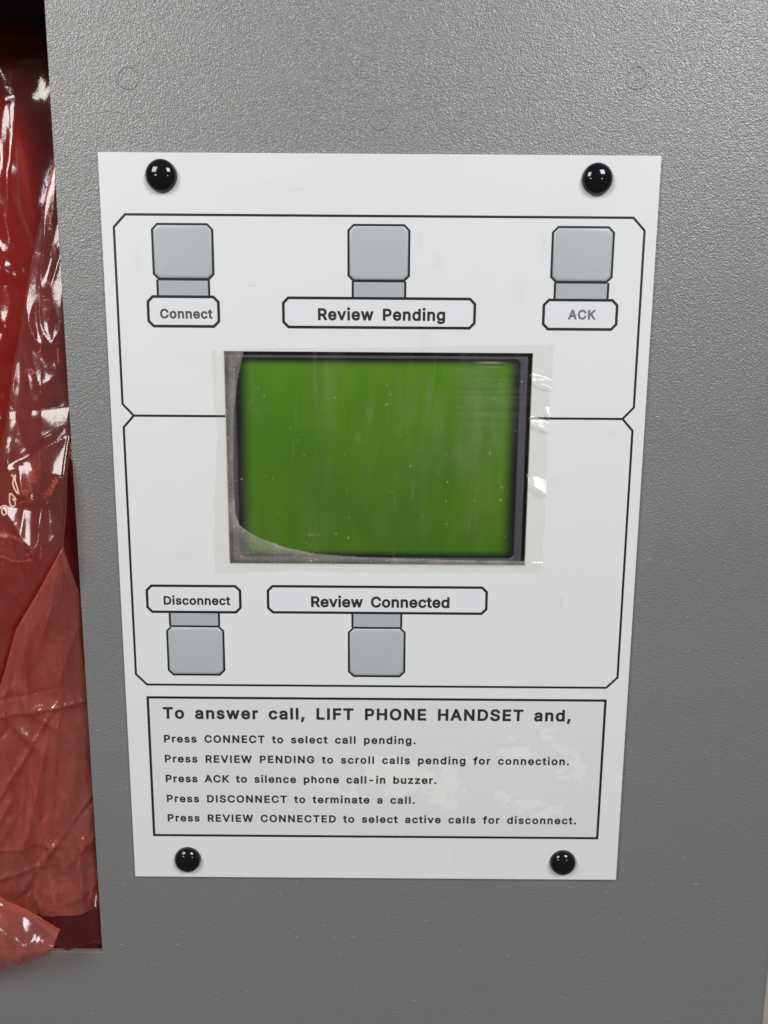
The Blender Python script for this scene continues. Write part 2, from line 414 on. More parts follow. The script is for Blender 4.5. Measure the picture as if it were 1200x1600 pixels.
# bold-able sans letter outlines: advance, closed bezier loops (left handle, point, right handle), 1000 units
GLYPHS = {
    ',': (188, ['53,-119 38,-119 48,-56 58,8 68,71 91,71 114,71 137,71 119,8 102,-56 84,-119 69,-119']),
    '-': (453, ['263,244 337,244 337,226 337,207 337,188 263,188 188,188 114,188 114,207 114,226 114,244 188,244']),
    '.': (188, ['108,-4 95,-4 83,-4 72,0 63,9 54,18 50,28 50,41 50,54 54,65 63,73 72,82 83,87 95,87 108,87 119,82 128,73 137,65 141,54 141,41 141,28 137,18 128,9 119,0']),
    'A': (480, ['39,0 16,0 78,170 140,339 201,509 226,509 251,509 276,509 338,339 401,170 463,0 440,0 418,0 395,0 359,101 323,202 287,302 281,321 273,344 264,372 255,400 245,435 232,478 236,478 241,478 245,478 233,435 222,399 213,371 204,343 196,320 191,302 155,202 120,101 85,0 62,0', '197,142 110,142 110,161 110,180 110,199 197,199 283,199 370,199 370,180 370,161 370,142 283,142']),
    'C': (510, ['293,-7 267,-7 223,-7 184,4 150,25 116,46 89,76 70,115 50,154 40,201 40,254 40,308 50,354 70,393 89,432 116,462 150,484 184,505 223,516 267,516 293,516 317,512 340,504 363,497 384,486 402,471 420,457 436,439 448,418 460,398 468,374 473,348 451,348 430,348 408,348 404,366 398,381 389,395 381,408 370,419 357,428 345,438 331,444 315,449 300,454 284,456 267,456 236,456 208,448 184,432 159,417 139,394 125,364 111,334 103,297 103,254 103,211 111,175 125,145 140,115 159,92 184,76 209,61 236,53 267,53 284,53 300,55 315,60 331,65 345,71 357,81 370,90 381,101 389,114 398,128 404,143 408,160 430,160 451,160 473,160 469,135 460,111 448,91 436,70 421,52 402,38 384,23 363,12 341,5 318,-3']),
    'D': (502, ['271,0 219,0 178,0 137,0 96,0 96,19 96,38 96,57 136,57 175,57 215,57 256,57 291,65 318,81 345,97 366,119 379,149 392,179 399,214 399,255 399,296 392,331 379,361 366,390 346,412 320,428 293,444 260,452 221,452 178,452 136,452 93,452 93,471 93,490 93,509 137,509 181,509 225,509 275,509 317,499 353,478 388,458 415,429 433,391 452,353 462,308 462,255 462,202 452,157 433,119 414,81 387,51 351,31 314,10', '103,509 125,509 125,339 125,170 125,0 103,0 82,0 60,0 60,170 60,339 60,509 82,509']),
    'E': (419, ['165,0 60,0 60,170 60,339 60,509 164,509 268,509 372,509 372,490 372,471 372,452 290,452 207,452 125,452 125,396 125,341 125,286 202,286 278,286 355,286 355,267 355,248 355,229 278,229 202,229 125,229 125,172 125,114 125,57 208,57 292,57 375,57 375,38 375,19 375,0 270,0']),
    'F': (410, ['82,0 60,0 60,170 60,339 60,509 163,509 266,509 369,509 369,490 369,471 369,452 288,452 206,452 125,452 125,394 125,336 125,278 198,278 272,278 346,278 346,259 346,240 346,221 272,221 198,221 125,221 125,147 125,74 125,0 103,0']),
    'G': (520, ['309,-7 269,-7 223,-7 184,4 149,25 115,46 88,77 69,116 50,155 40,201 40,254 40,308 50,354 69,393 88,432 115,462 149,484 183,505 221,516 265,516 292,516 317,512 340,504 364,496 385,484 403,469 422,454 437,437 449,416 461,396 470,373 474,349 452,349 430,349 408,349 403,365 396,380 387,393 379,406 368,417 356,427 344,436 330,444 315,448 300,453 283,456 265,456 235,456 208,448 183,432 159,417 139,394 125,364 111,334 103,297 103,254 103,211 111,175 125,145 140,115 159,92 184,76 209,61 237,53 269,53 297,53 323,59 345,71 367,83 384,101 396,123 409,146 415,172 415,202 421,201 428,200 434,199 384,199 333,199 283,199 283,218 283,237 283,256 348,256 413,256 478,256 478,237 478,219 478,200 478,158 469,122 451,91 433,60 408,36 377,19 345,2']),
    'H': (517, ['82,0 60,0 60,170 60,339 60,509 82,509 103,509 125,509 125,435 125,362 125,289 214,289 303,289 392,289 392,362 392,435 392,509 414,509 435,509 457,509 457,339 457,170 457,0 435,0 414,0 392,0 392,77 392,155 392,232 303,232 214,232 125,232 125,155 125,77 125,0 103,0']),
    'I': (187, ['83,0 61,0 61,170 61,339 61,509 83,509 104,509 126,509 126,339 126,170 126,0 104,0']),
    'K': (467, ['146,189 104,145 104,169 104,193 104,216 116,232 128,247 139,261 151,275 162,290 174,303 187,317 199,331 212,344 262,399 313,454 364,509 392,509 420,509 448,509 376,431 304,353 231,276 230,276 229,276 228,276 187,233', '82,0 60,0 60,170 60,339 60,509 82,509 103,509 125,509 125,451 125,392 125,334 124,298 124,261 124,225 124,214 124,204 125,193 125,129 125,64 125,0 103,0', '398,0 372,0 311,86 249,173 188,259 201,276 215,293 228,309 302,206 375,103 449,0 423,0']),
    'L': (393, ['160,0 60,0 60,170 60,339 60,509 82,509 103,509 125,509 125,358 125,208 125,57 203,57 282,57 361,57 361,38 361,19 361,0 261,0']),
    'N': (523, ['82,0 60,0 60,170 60,339 60,509 85,509 111,509 136,509 205,400 274,291 343,183 349,174 355,164 363,151 370,138 379,123 388,107 396,90 405,73 414,55 411,55 408,54 405,54 403,72 401,90 401,108 400,126 399,142 399,157 399,172 399,185 399,195 399,300 399,404 399,509 420,509 442,509 463,509 463,339 463,170 463,0 438,0 412,0 387,0 325,97 264,193 202,290 194,303 186,316 177,331 169,345 159,362 148,381 137,400 123,424 108,452 111,453 115,453 119,454 120,428 121,405 122,384 123,362 124,344 124,328 125,312 125,300 125,291 125,194 125,97 125,0 103,0']),
    'O': (533, ['311,-7 267,-7 223,-7 184,4 150,25 116,46 90,76 70,115 50,154 40,201 40,254 40,308 50,354 70,393 90,432 116,462 150,484 184,505 223,516 267,516 311,516 350,505 384,484 418,462 444,432 464,393 483,354 493,308 493,254 493,201 483,154 464,115 444,76 418,46 384,25 350,4', '236,53 267,53 297,53 325,61 349,76 374,91 394,114 408,144 423,174 430,211 430,254 430,298 423,335 408,365 394,395 374,417 349,433 325,448 297,456 267,456 236,456 209,448 184,433 159,417 140,394 125,364 111,334 103,297 103,254 103,211 111,174 125,144 140,114 159,92 184,76 209,61']),
    'P': (445, ['82,0 60,0 60,170 60,339 60,509 118,509 177,509 235,509 274,509 307,502 332,487 358,473 377,454 390,430 402,405 409,378 409,348 409,317 402,290 390,265 377,241 358,222 332,207 307,193 274,186 235,186 193,186 151,186 109,186 109,205 109,224 109,242 150,242 191,242 233,242 259,242 281,247 297,256 313,265 325,278 333,294 341,310 344,328 344,348 344,368 341,386 333,402 325,417 313,430 297,439 280,448 259,452 232,452 196,452 160,452 125,452 125,301 125,151 125,0 103,0']),
    'R': (449, ['82,0 60,0 60,170 60,339 60,509 119,509 177,509 236,509 275,509 307,502 333,489 359,475 378,457 390,433 403,410 409,382 409,352 409,321 403,295 390,271 378,248 359,230 333,217 307,204 275,198 236,198 189,198 143,198 96,198 96,217 96,236 96,255 142,255 188,255 234,255 260,255 281,259 298,267 314,275 326,286 334,300 341,315 345,332 345,352 345,372 341,390 334,405 326,420 314,431 298,440 281,448 259,452 233,452 197,452 161,452 125,452 125,301 125,151 125,0 103,0', '378,0 353,0 312,76 271,153 230,229 254,229 279,229 303,229 344,153 386,76 428,0 403,0']),
    'S': (447, ['263,-9 224,-9 187,-9 155,-3 128,9 100,21 79,38 64,60 49,82 40,107 38,137 60,137 82,137 104,137 106,117 112,101 123,88 134,75 149,65 166,59 184,52 203,49 224,49 247,49 268,53 286,60 304,68 319,78 329,92 340,105 346,121 346,139 346,155 341,169 332,179 323,189 311,198 296,205 281,211 264,217 245,222 224,228 204,234 184,239 142,251 109,268 86,289 63,311 52,339 52,372 52,401 60,426 75,448 90,469 111,486 138,498 164,510 194,516 227,516 261,516 290,510 316,498 342,486 362,469 377,449 392,428 400,404 401,378 380,378 358,378 337,378 335,403 323,423 302,437 281,451 256,459 225,459 203,459 184,455 167,448 151,441 138,431 129,418 120,406 115,391 115,376 115,358 120,344 131,334 142,323 154,314 169,308 184,302 199,297 212,293 230,289 247,284 264,279 279,275 295,270 312,264 328,257 344,248 359,238 373,227 385,214 395,198 404,181 408,162 408,139 408,111 401,86 386,64 372,41 351,24 323,11 296,-2']),
    'T': (449, ['85,452 32,452 32,471 32,490 32,509 160,509 288,509 417,509 417,490 417,471 417,452 363,452 310,452 257,452 257,301 257,151 257,0 235,0 214,0 193,0 193,151 193,301 193,452 139,452']),
    'V': (480, ['229,0 204,0 141,170 79,339 16,509 39,509 62,509 84,509 120,408 156,307 192,206 198,189 206,166 215,137 224,109 235,73 248,31 243,31 239,31 235,31 247,74 258,110 267,138 276,166 284,189 290,206 325,307 360,408 395,509 417,509 440,509 463,509 401,339 340,170 278,0 253,0']),
    'W': (686, ['180,0 155,0 109,170 63,339 16,509 38,509 60,509 82,509 109,404 136,300 163,196 168,179 172,163 175,145 179,128 183,111 187,94 190,76 194,58 197,40 194,40 192,40 189,40 193,58 196,76 200,94 203,111 207,128 211,145 215,163 220,179 224,196 251,300 279,404 306,509 331,509 355,509 380,509 407,404 434,300 462,196 466,179 470,163 474,145 478,128 482,111 486,94 490,76 494,58 497,40 494,40 491,40 488,40 492,58 495,76 499,94 502,111 506,128 510,145 515,163 519,179 523,196 550,300 576,404 603,509 625,509 647,509 670,509 623,339 577,170 530,0 505,0 480,0 455,0 426,108 397,215 368,323 362,344 357,367 351,391 346,416 341,444 336,475 341,475 345,475 350,475 345,445 340,419 335,395 330,371 324,347 318,323 289,215 260,108 230,0 205,0']),
    'a': (389, ['182,-9 160,-9 136,-9 114,-4 94,5 75,14 59,27 48,45 36,62 30,83 30,108 30,130 35,147 43,161 52,175 63,185 78,193 92,201 108,207 125,211 143,215 160,218 178,220 201,223 219,225 234,227 248,228 258,231 265,235 272,239 276,245 276,255 276,255 276,256 276,257 276,272 273,286 267,297 261,308 252,316 240,322 228,328 213,331 196,331 178,331 162,328 149,322 136,317 126,309 118,301 110,292 104,283 100,274 80,280 61,285 41,291 50,314 62,332 79,346 95,360 113,369 133,375 153,381 173,384 194,384 208,384 223,383 239,379 255,376 271,370 286,360 301,351 313,338 322,320 332,303 337,280 337,251 337,168 337,84 337,0 317,0 297,0 277,0 277,17 277,35 277,52 275,52 274,52 272,52 268,43 261,34 252,25 243,15 230,7 215,1 200,-5', '155,45 170,45 193,45 212,50 228,59 243,68 255,79 263,93 271,107 276,122 276,138 276,155 276,173 276,190 273,187 268,184 259,182 251,180 242,178 231,176 221,174 210,172 200,171 190,170 182,169 175,168 161,166 147,163 134,159 121,154 111,148 103,139 96,131 92,119 92,105 92,92 95,81 102,72 109,63 118,57 130,52 142,48']),
    'b': (424, ['261,-8 229,-8 206,-8 187,-4 172,4 158,12 146,21 138,31 129,42 123,51 118,59 116,59 114,59 112,59 112,39 112,20 112,0 92,0 72,0 53,0 53,170 53,339 53,509 73,509 93,509 114,509 114,446 114,382 114,319 115,319 117,319 118,319 123,327 129,336 137,346 145,356 157,365 171,373 186,381 205,384 229,384 261,384 289,376 313,361 337,345 356,322 370,293 383,263 390,229 390,189 390,149 383,114 370,84 356,55 337,32 313,16 289,0', '197,47 220,47 244,47 263,53 279,66 295,78 308,95 316,117 324,138 328,162 328,189 328,216 324,240 316,261 308,282 296,299 280,311 264,324 244,330 220,330 197,330 177,324 161,312 145,300 133,284 125,263 117,242 113,217 113,189 113,161 117,136 125,115 133,94 146,77 162,65 178,53']),
    'c': (396, ['226,-8 207,-8 173,-8 143,0 117,16 91,33 71,56 56,85 41,114 34,149 34,187 34,227 41,262 56,291 71,321 91,343 117,360 143,376 173,384 207,384 226,384 243,382 260,377 276,372 292,365 305,356 319,347 330,335 340,322 350,309 357,294 362,277 342,272 322,267 303,262 300,272 296,281 290,289 285,297 278,305 270,311 262,317 253,322 242,325 232,328 220,330 207,330 182,330 161,323 145,310 129,297 116,280 108,258 100,237 96,213 96,187 96,162 100,139 108,117 116,96 129,79 145,66 161,53 182,46 207,46 220,46 232,48 243,52 253,55 263,60 271,66 279,72 286,80 292,89 297,97 301,107 304,117 324,112 343,107 363,102 358,85 351,70 341,56 332,43 320,31 306,21 293,12 277,4 261,-1 244,-6']),
    'd': (424, ['219,-8 195,-8 164,-8 136,0 111,16 87,32 68,55 55,84 41,114 34,149 34,189 34,229 41,263 55,293 69,322 88,345 112,361 136,376 164,384 196,384 219,384 238,381 253,373 268,365 279,356 287,346 296,336 302,327 306,319 308,319 309,319 311,319 311,382 311,446 311,509 331,509 351,509 372,509 372,339 372,170 372,0 352,0 332,0 313,0 313,20 313,39 313,59 311,59 309,59 307,59 302,51 295,42 287,31 278,21 267,12 252,4 238,-4', '181,47 205,47 227,47 247,53 263,65 279,77 291,94 299,115 308,136 312,161 312,189 312,217 308,242 300,263 292,284 279,300 263,312 247,324 228,330 205,330 181,330 161,324 145,311 129,299 116,282 108,261 100,240 96,216 96,189 96,162 100,138 109,117 117,95 129,78 145,66 161,53']),
    'e': (404, ['238,-8 212,-8 175,-8 143,0 117,16 90,33 70,56 56,85 41,114 34,148 34,187 34,226 41,260 55,290 69,319 89,343 115,359 141,376 171,384 205,384 226,384 246,381 266,374 285,367 303,356 319,341 335,326 348,306 357,282 366,258 371,228 371,194 371,186 371,178 371,169 272,169 174,169 75,169 75,187 75,204 75,221 163,221 250,221 338,221 329,215 319,208 310,202 310,227 306,249 298,269 290,288 278,303 263,314 247,325 228,330 205,330 182,330 163,325 146,313 130,302 118,288 109,270 100,251 96,232 96,211 96,200 96,189 96,178 96,150 101,126 110,106 120,87 134,72 151,61 168,51 189,46 212,46 228,46 241,48 254,53 266,57 277,64 285,73 294,82 301,93 306,105 325,101 345,96 365,91 359,71 349,54 335,39 321,24 303,13 283,4 262,-4']),
    'f': (254, ['154,379 228,379 228,362 228,344 228,327 154,327 80,327 6,327 6,344 6,362 6,379 80,379', '101,0 81,0 81,144 81,288 81,432 81,453 86,471 96,486 106,500 119,511 135,519 152,526 169,530 187,530 201,530 213,529 222,527 232,525 238,523 243,521 238,503 233,486 227,468 224,470 220,471 215,472 210,473 203,474 195,474 176,474 163,469 154,460 146,451 142,437 142,419 142,279 142,140 142,0 121,0']),
    'g': (425, ['238,-151 207,-151 179,-151 155,-147 134,-140 113,-132 96,-123 82,-110 69,-98 58,-84 51,-69 67,-60 84,-50 101,-41 107,-49 113,-57 122,-66 130,-75 141,-82 154,-88 168,-94 186,-97 207,-97 238,-97 263,-90 282,-75 302,-60 311,-37 311,-6 311,19 311,44 311,68 310,68 308,68 306,68 301,60 295,51 287,41 278,32 267,23 252,16 238,8 219,5 195,5 164,5 137,12 113,27 88,41 69,62 55,90 41,118 34,152 34,191 34,230 41,264 55,293 69,322 88,345 112,361 137,376 165,384 196,384 220,384 239,381 253,373 268,365 280,356 288,346 297,336 303,327 308,319 309,319 311,319 313,319 313,339 313,359 313,379 333,379 353,379 372,379 372,250 372,121 372,-9 372,-42 365,-69 350,-90 335,-111 316,-126 291,-136 266,-146', '181,59 205,59 228,59 248,64 264,75 280,86 292,101 300,121 308,141 312,165 312,193 312,220 308,243 300,264 292,284 280,301 264,312 248,324 228,330 205,330 181,330 161,324 145,312 129,299 117,283 109,262 100,242 96,219 96,193 96,166 100,143 109,123 117,103 129,87 145,76 162,65']),
    'h': (410, ['114,249 114,227 114,151 114,76 114,0 93,0 73,0 53,0 53,170 53,339 53,509 73,509 93,509 114,509 114,435 114,361 114,287 110,287 106,287 102,287 114,322 131,347 152,362 174,377 199,384 227,384 253,384 276,379 295,369 315,358 330,342 341,321 352,299 357,273 357,240 357,160 357,80 357,0 337,0 316,0 296,0 296,78 296,157 296,235 296,265 288,288 273,304 258,321 237,329 210,329 192,329 175,325 161,317 146,309 135,298 126,283 118,267']),
    'i': (167, ['73,0 53,0 53,126 53,253 53,379 73,379 93,379 114,379 114,253 114,126 114,0 93,0', '95,477 84,477 72,477 62,481 54,489 45,496 41,506 41,517 41,528 45,538 54,546 62,554 72,558 84,558 95,558 106,554 114,546 122,538 126,528 126,517 126,506 122,496 114,489 106,481']),
    'l': (170, ['75,0 54,0 54,170 54,339 54,509 75,509 95,509 116,509 116,339 116,170 116,0 95,0']),
    'm': (610, ['73,0 53,0 53,126 53,253 53,379 72,379 92,379 112,379 112,351 112,323 112,295 111,295 109,295 108,295 113,316 121,332 132,346 144,359 157,369 172,376 187,383 203,386 219,386 247,386 270,378 287,361 305,344 316,322 321,295 318,295 315,295 312,295 317,313 325,329 337,343 349,357 364,367 381,375 398,382 416,386 437,386 459,386 479,381 497,372 515,362 530,348 541,328 551,309 557,285 557,255 557,170 557,85 557,0 536,0 516,0 496,0 496,85 496,169 496,254 496,281 488,301 473,313 457,325 439,330 419,330 402,330 387,327 374,320 362,313 352,303 345,290 339,278 335,263 335,247 335,165 335,82 335,0 315,0 295,0 274,0 274,87 274,173 274,260 274,281 267,298 253,311 239,324 221,330 199,330 185,330 171,327 158,320 144,313 134,303 126,289 118,276 114,258 114,238 114,159 114,79 114,0 93,0']),
    'n': (410, ['114,249 114,227 114,151 114,76 114,0 93,0 73,0 53,0 53,126 53,253 53,379 72,379 92,379 112,379 112,349 112,318 112,287 109,287 106,287 102,287 114,322 131,347 152,362 174,377 199,384 227,384 253,384 276,379 295,369 314,358 330,342 341,321 352,299 357,273 357,240 357,160 357,80 357,0 337,0 316,0 296,0 296,78 296,157 296,235 296,265 288,288 273,304 258,321 237,329 210,329 192,329 175,325 161,317 146,309 135,298 126,283 118,267']),
    'o': (415, ['242,-8 207,-8 173,-8 143,0 117,16 91,33 71,56 56,85 41,114 34,149 34,187 34,227 41,262 56,291 71,321 91,343 117,360 143,376 173,384 207,384 242,384 273,376 299,360 325,343 345,321 359,291 374,262 381,227 381,187 381,149 374,114 359,85 345,56 325,33 299,16 273,0', '182,46 207,46 233,46 254,53 270,66 287,79 299,96 307,117 315,139 319,162 319,187 319,213 315,236 307,258 299,280 287,297 270,310 254,323 233,330 207,330 182,330 161,323 145,310 129,297 116,280 108,258 100,237 96,213 96,187 96,162 100,139 108,117 116,96 129,79 145,66 161,53']),
    'p': (424, ['73,-143 53,-143 53,31 53,205 53,379 72,379 92,379 112,379 112,359 112,339 112,319 114,319 116,319 118,319 123,327 129,336 137,346 145,356 157,365 171,373 186,381 205,384 229,384 261,384 289,376 313,361 337,345 356,322 370,293 383,263 390,229 390,189 390,149 383,114 370,84 356,55 337,32 313,16 289,0 261,-8 229,-8 206,-8 187,-4 173,4 158,12 146,21 138,31 130,42 123,51 118,59 117,59 115,59 114,59 114,-8 114,-76 114,-143 93,-143', '197,47 220,47 244,47 263,53 279,66 295,78 308,95 316,117 324,138 328,162 328,189 328,216 324,240 316,261 308,282 296,299 280,311 264,324 244,330 220,330 197,330 177,324 161,312 145,300 133,284 125,263 117,242 113,217 113,189 113,161 117,136 125,115 133,94 146,77 162,65 178,53']),
    'r': (259, ['73,0 53,0 53,126 53,253 53,379 72,379 92,379 112,379 112,360 112,340 112,321 113,321 114,321 115,321 122,340 135,355 152,367 170,379 190,385 213,385 218,385 223,385 229,384 235,384 240,384 243,384 243,363 243,343 243,322 242,323 237,323 230,324 223,325 215,326 207,326 189,326 173,322 159,315 145,307 134,297 126,284 118,270 114,255 114,237 114,158 114,79 114,0 93,0']),
    's': (365, ['211,-8 182,-8 156,-8 133,-4 112,3 92,11 75,23 62,38 49,53 40,72 36,94 55,98 74,102 94,107 99,86 109,70 124,60 139,50 158,45 181,45 208,45 229,51 244,62 260,74 268,87 268,103 268,116 263,127 254,136 245,144 231,151 212,155 191,160 170,165 149,170 115,178 89,191 72,208 55,225 47,247 47,274 47,296 53,315 65,332 77,348 94,361 115,370 136,380 160,384 187,384 213,384 235,380 254,372 272,365 287,353 299,339 310,325 319,309 324,290 305,286 287,281 268,277 263,292 255,304 243,316 230,327 212,333 187,333 165,333 146,327 131,317 116,306 109,293 109,277 109,263 114,252 124,243 134,235 150,228 172,223 191,218 210,214 229,209 264,201 290,188 306,171 323,154 331,133 331,107 331,84 325,64 312,47 300,30 282,16 260,6 237,-3']),
    't': (227, ['138,379 204,379 204,362 204,344 204,327 138,327 72,327 6,327 6,344 6,362 6,379 72,379', '65,345 65,471 85,471 106,471 126,471 126,347 126,222 126,98 126,81 129,69 136,61 143,54 154,50 170,50 174,50 179,50 185,51 191,52 197,53 202,54 206,36 209,19 213,2 207,0 200,-2 192,-3 184,-4 176,-4 168,-4 136,-4 110,4 92,21 74,38 65,62 65,93 65,219']),
    'u': (410, ['211,-5 182,-5 157,-5 134,0 115,11 95,21 80,37 69,59 58,80 53,107 53,139 53,219 53,299 53,379 73,379 93,379 114,379 114,301 114,222 114,144 114,114 121,91 137,75 152,58 173,50 200,50 218,50 235,54 249,62 264,70 275,81 283,97 292,112 296,131 296,153 296,228 296,304 296,379 316,379 337,379 357,379 357,253 357,126 357,0 337,0 318,0 298,0 298,31 298,61 298,92 301,92 304,92 307,92 295,57 279,32 257,17 235,2']),
    'v': (389, ['184,0 163,0 114,126 66,253 17,379 40,379 62,379 84,379 111,305 138,230 165,155 174,132 181,110 187,87 193,64 199,42 206,21 198,21 191,21 184,21 191,42 197,64 203,87 209,110 216,132 224,155 251,230 278,305 305,379 327,379 349,379 371,379 323,253 275,126 226,0 205,0']),
    'w': (567, ['158,0 138,0 99,126 61,253 23,379 44,379 66,379 87,379 103,324 118,269 133,214 140,191 147,165 154,137 161,108 168,76 175,41 172,41 168,41 165,41 172,75 179,106 186,135 193,163 199,190 206,214 221,269 237,324 252,379 273,379 295,379 316,379 332,324 347,269 362,214 368,190 375,164 382,136 388,107 395,76 402,41 399,41 395,41 391,41 399,75 406,107 413,135 420,164 427,190 434,214 449,269 465,324 480,379 502,379 523,379 545,379 506,253 468,126 429,0 409,0 389,0 368,0 352,57 335,114 319,172 314,189 309,207 305,225 300,243 295,261 291,280 286,299 281,318 277,338 281,338 286,338 291,338 286,319 281,299 277,280 272,261 267,243 263,225 258,206 253,189 248,172 231,114 215,57 199,0 178,0']),
    'z': (380, ['141,0 42,0 42,15 42,30 42,46 112,137 183,228 254,320 254,321 254,322 254,323 185,323 117,323 48,323 48,342 48,361 48,379 143,379 238,379 333,379 333,363 333,347 333,331 264,241 195,150 126,60 126,59 126,58 126,56 197,56 268,56 339,56 339,38 339,19 339,0 240,0']),
    ' ': (187, []),
}

XS = 1.05                                        # the printed face is a little wider


def outline(lp):
    """sample one closed bezier loop to a polygon"""
    p = np.array([[int(v) for v in q.split(',')] for q in lp.split()], float).reshape(-1, 3, 2)*(XS, 1)
    out = []
    for k in range(len(p)):
        a, h1, h2, b = p[k, 1], p[k, 2], p[(k+1) % len(p), 0], p[(k+1) % len(p), 1]
        e = (b-a)/(np.linalg.norm(b-a)+1e-9)
        flat = max(abs(e[0]*(h[1]-a[1])-e[1]*(h[0]-a[0])) for h in (h1, h2)) < 1.2
        for t_ in ([0.0] if flat else [0, .25, .5, .75]):
            out.append((1-t_)**3*a+3*(1-t_)**2*t_*h1+3*(1-t_)*t_*t_*h2+t_**3*b)
    keep = []
    for k in range(len(out)):                               # drop collinear and repeated points
        a, b, c = out[k-1], out[k], out[(k+1) % len(out)]
        cr = abs((b-a)[0]*(c-b)[1]-(b-a)[1]*(c-b)[0])
        if cr > 0.015*np.linalg.norm(b-a)*np.linalg.norm(c-b) and np.linalg.norm(b-a) > 0.5:
            keep.append(b)
    return keep


def thicken(p, d):
    """move a loop to its left by d, mitred (outer loops grow, counters shrink)"""
    out = []
    n = len(p)
    for k in range(n):
        a, b = p[k]-p[k-1], p[(k+1) % n]-p[k]
        a, b = a/np.linalg.norm(a), b/np.linalg.norm(b)
        na, nb = np.array((-a[1], a[0])), np.array((-b[1], b[0]))
        m = na+nb
        m = m/max(np.dot(m, na), 0.25)
        convex = a[0]*b[1]-a[1]*b[0] < 0
        ln = np.linalg.norm(m)
        if convex and ln > 1.7:
            m = m*1.7/ln
        out.append(tuple(p[k]+m*d))
    return out


GCACHE = {}


def glyph_mesh(ch, bold):
    """triangulate a letter: constrained triangulation, keep triangles with non-zero winding"""
    if (ch, bold) in GCACHE:
        return GCACHE[ch, bold]
    loops = [thicken(outline(lp), bold) for lp in GLYPHS[ch][1]]
    if not loops:
        return [], []
    vs, ed = [], []
    for lp in loops:
        b0 = len(vs)
        vs += [Vector(q) for q in lp]
        ed += [(b0+k, b0+(k+1) % len(lp)) for k in range(len(lp))]
    ov, _, of, _, _, _ = geometry.delaunay_2d_cdt(vs, ed, [], 0, 1e-4)
    keep = []
    for f in of:
        c = sum((ov[i] for i in f), Vector((0, 0)))/len(f)
        wn = 0
        for lp in loops:
            for k in range(len(lp)):
                (ax, ay), (bx_, by) = lp[k-1], lp[k]
                cr = (bx_-ax)*(c.y-ay)-(c.x-ax)*(by-ay)
                if ay <= c.y < by and cr > 0:
                    wn += 1
                elif by <= c.y < ay and cr < 0:
                    wn -= 1
        if wn:
            keep.append(list(f))
    GCACHE[ch, bold] = ([(q.x, q.y) for q in ov], keep)
    return GCACHE[ch, bold]


def lettering(text, x0, x1, zb, cap, y, mat, parent, bold=31.0, word=1.75):
    """printed text as a mesh: capital height cap, baseline zb, from x0 to x1 (mm)"""
    s = cap/(509+2*bold*0.9)
    adv = [XS*GLYPHS[c][0]*(word if c == ' ' else 1) for c in text]
    def ext(c, k):
        xs = [int(q.split(',')[0]) for lp in GLYPHS[c][1] for q in lp.split()[1::3]]
        return XS*(min(xs) if k == 0 else max(xs))
    lead, tail = ext(text[0], 0)-bold, ext(text[-1], 1)+bold
    want = (x1-x0)/s
    track = (want - (sum(adv[:-1])+tail-lead))/(len(text)-1)
    px = x0/s-lead
    V, F = [], []
    for ch, a in zip(text, adv):
        gv, gf = glyph_mesh(ch, bold)
        b0 = len(V)
        V += [((px+u)*s*MM, y*MM, (v+bold*0.9)*s*MM + zb*MM) for u, v in gv]
        F += [[b0+q for q in f] for f in gf]
        px += a+track
    me = bpy.data.meshes.new('lettering')
    me.from_pydata(V, [], F)
    me.update()
    return link('lettering', me, mat, parent)


# ------------------------------------------------------------------ the setting: wall behind
bm = bmesh.new()
add_box(bm, -900, 900, 70, 90, -900, 900)
w = from_bm('wall', bm, M['wall'])
thing('wall', 'beige painted wall behind the grey cabinet', 'wall', kind='structure', o=w)

# ------------------------------------------------------------------ grey cabinet
cab = thing('cabinet', 'grey textured metal cabinet front with a dark recess on its left', 'cabinet')
PF = 1.2                                     # front of the sheet metal, 1.2 mm behind the faceplate front
bm = slab_with_holes([-260, -235, -93.0, -47.2, 47.2, 133.2], [-300, -142.6, -7.8, 59.6, 156, 300],
                     [(1, 1), (1, 2), (1, 3), (3, 2)], PF, PF+1.6, 0.18)
# rounded fold on the right-hand edge, running back to the wall
prev = None
for k in range(9):
    a = k/8*math.pi/2
    x = 132.7 + 2.7*math.sin(a)
    y = PF - 0.004 + 2.7*(1-math.cos(a))
    row = [bm.verts.new((x*MM, y*MM, z*MM)) for z in (-300, 300)]
    if prev:
        bm.faces.new([prev[0], row[0], row[1], prev[1]])
    prev = row
row = [bm.verts.new((135.4*MM, 69*MM, z*MM)) for z in (-300, 300)]
bm.faces.new([prev[0], row[0], row[1], prev[1]])
front = from_bm('front_sheet', bm, M['grey'], cab)
for p in front.data.polygons:
    if p.center.x > 132.75*MM and p.center.y > (PF-0.0039)*MM and abs(p.normal.x) > 0.02:
        p.use_smooth = True

# recess box behind the opening
bm = bmesh.new()
X0, X1, Z0, Z1, Y0, Y1 = -240, -88, -148, 157, PF+1.7, 78
q = [(X0, Y0, Z0), (X1, Y0, Z0), (X1, Y0, Z1), (X0, Y0, Z1), (X0, Y1, Z0), (X1, Y1, Z0), (X1, Y1, Z1), (X0, Y1, Z1)]
v = [bm.verts.new((x*MM, min(y, 68)*MM, z*MM)) for x, y, z in q]
for f in ((4, 5, 6, 7), (0, 1, 5, 4), (1, 2, 6, 5), (2, 3, 7, 6), (3, 0, 4, 7)):
    bm.faces.new([v[i] for i in f])
from_bm('recess', bm, M['recess'], cab)


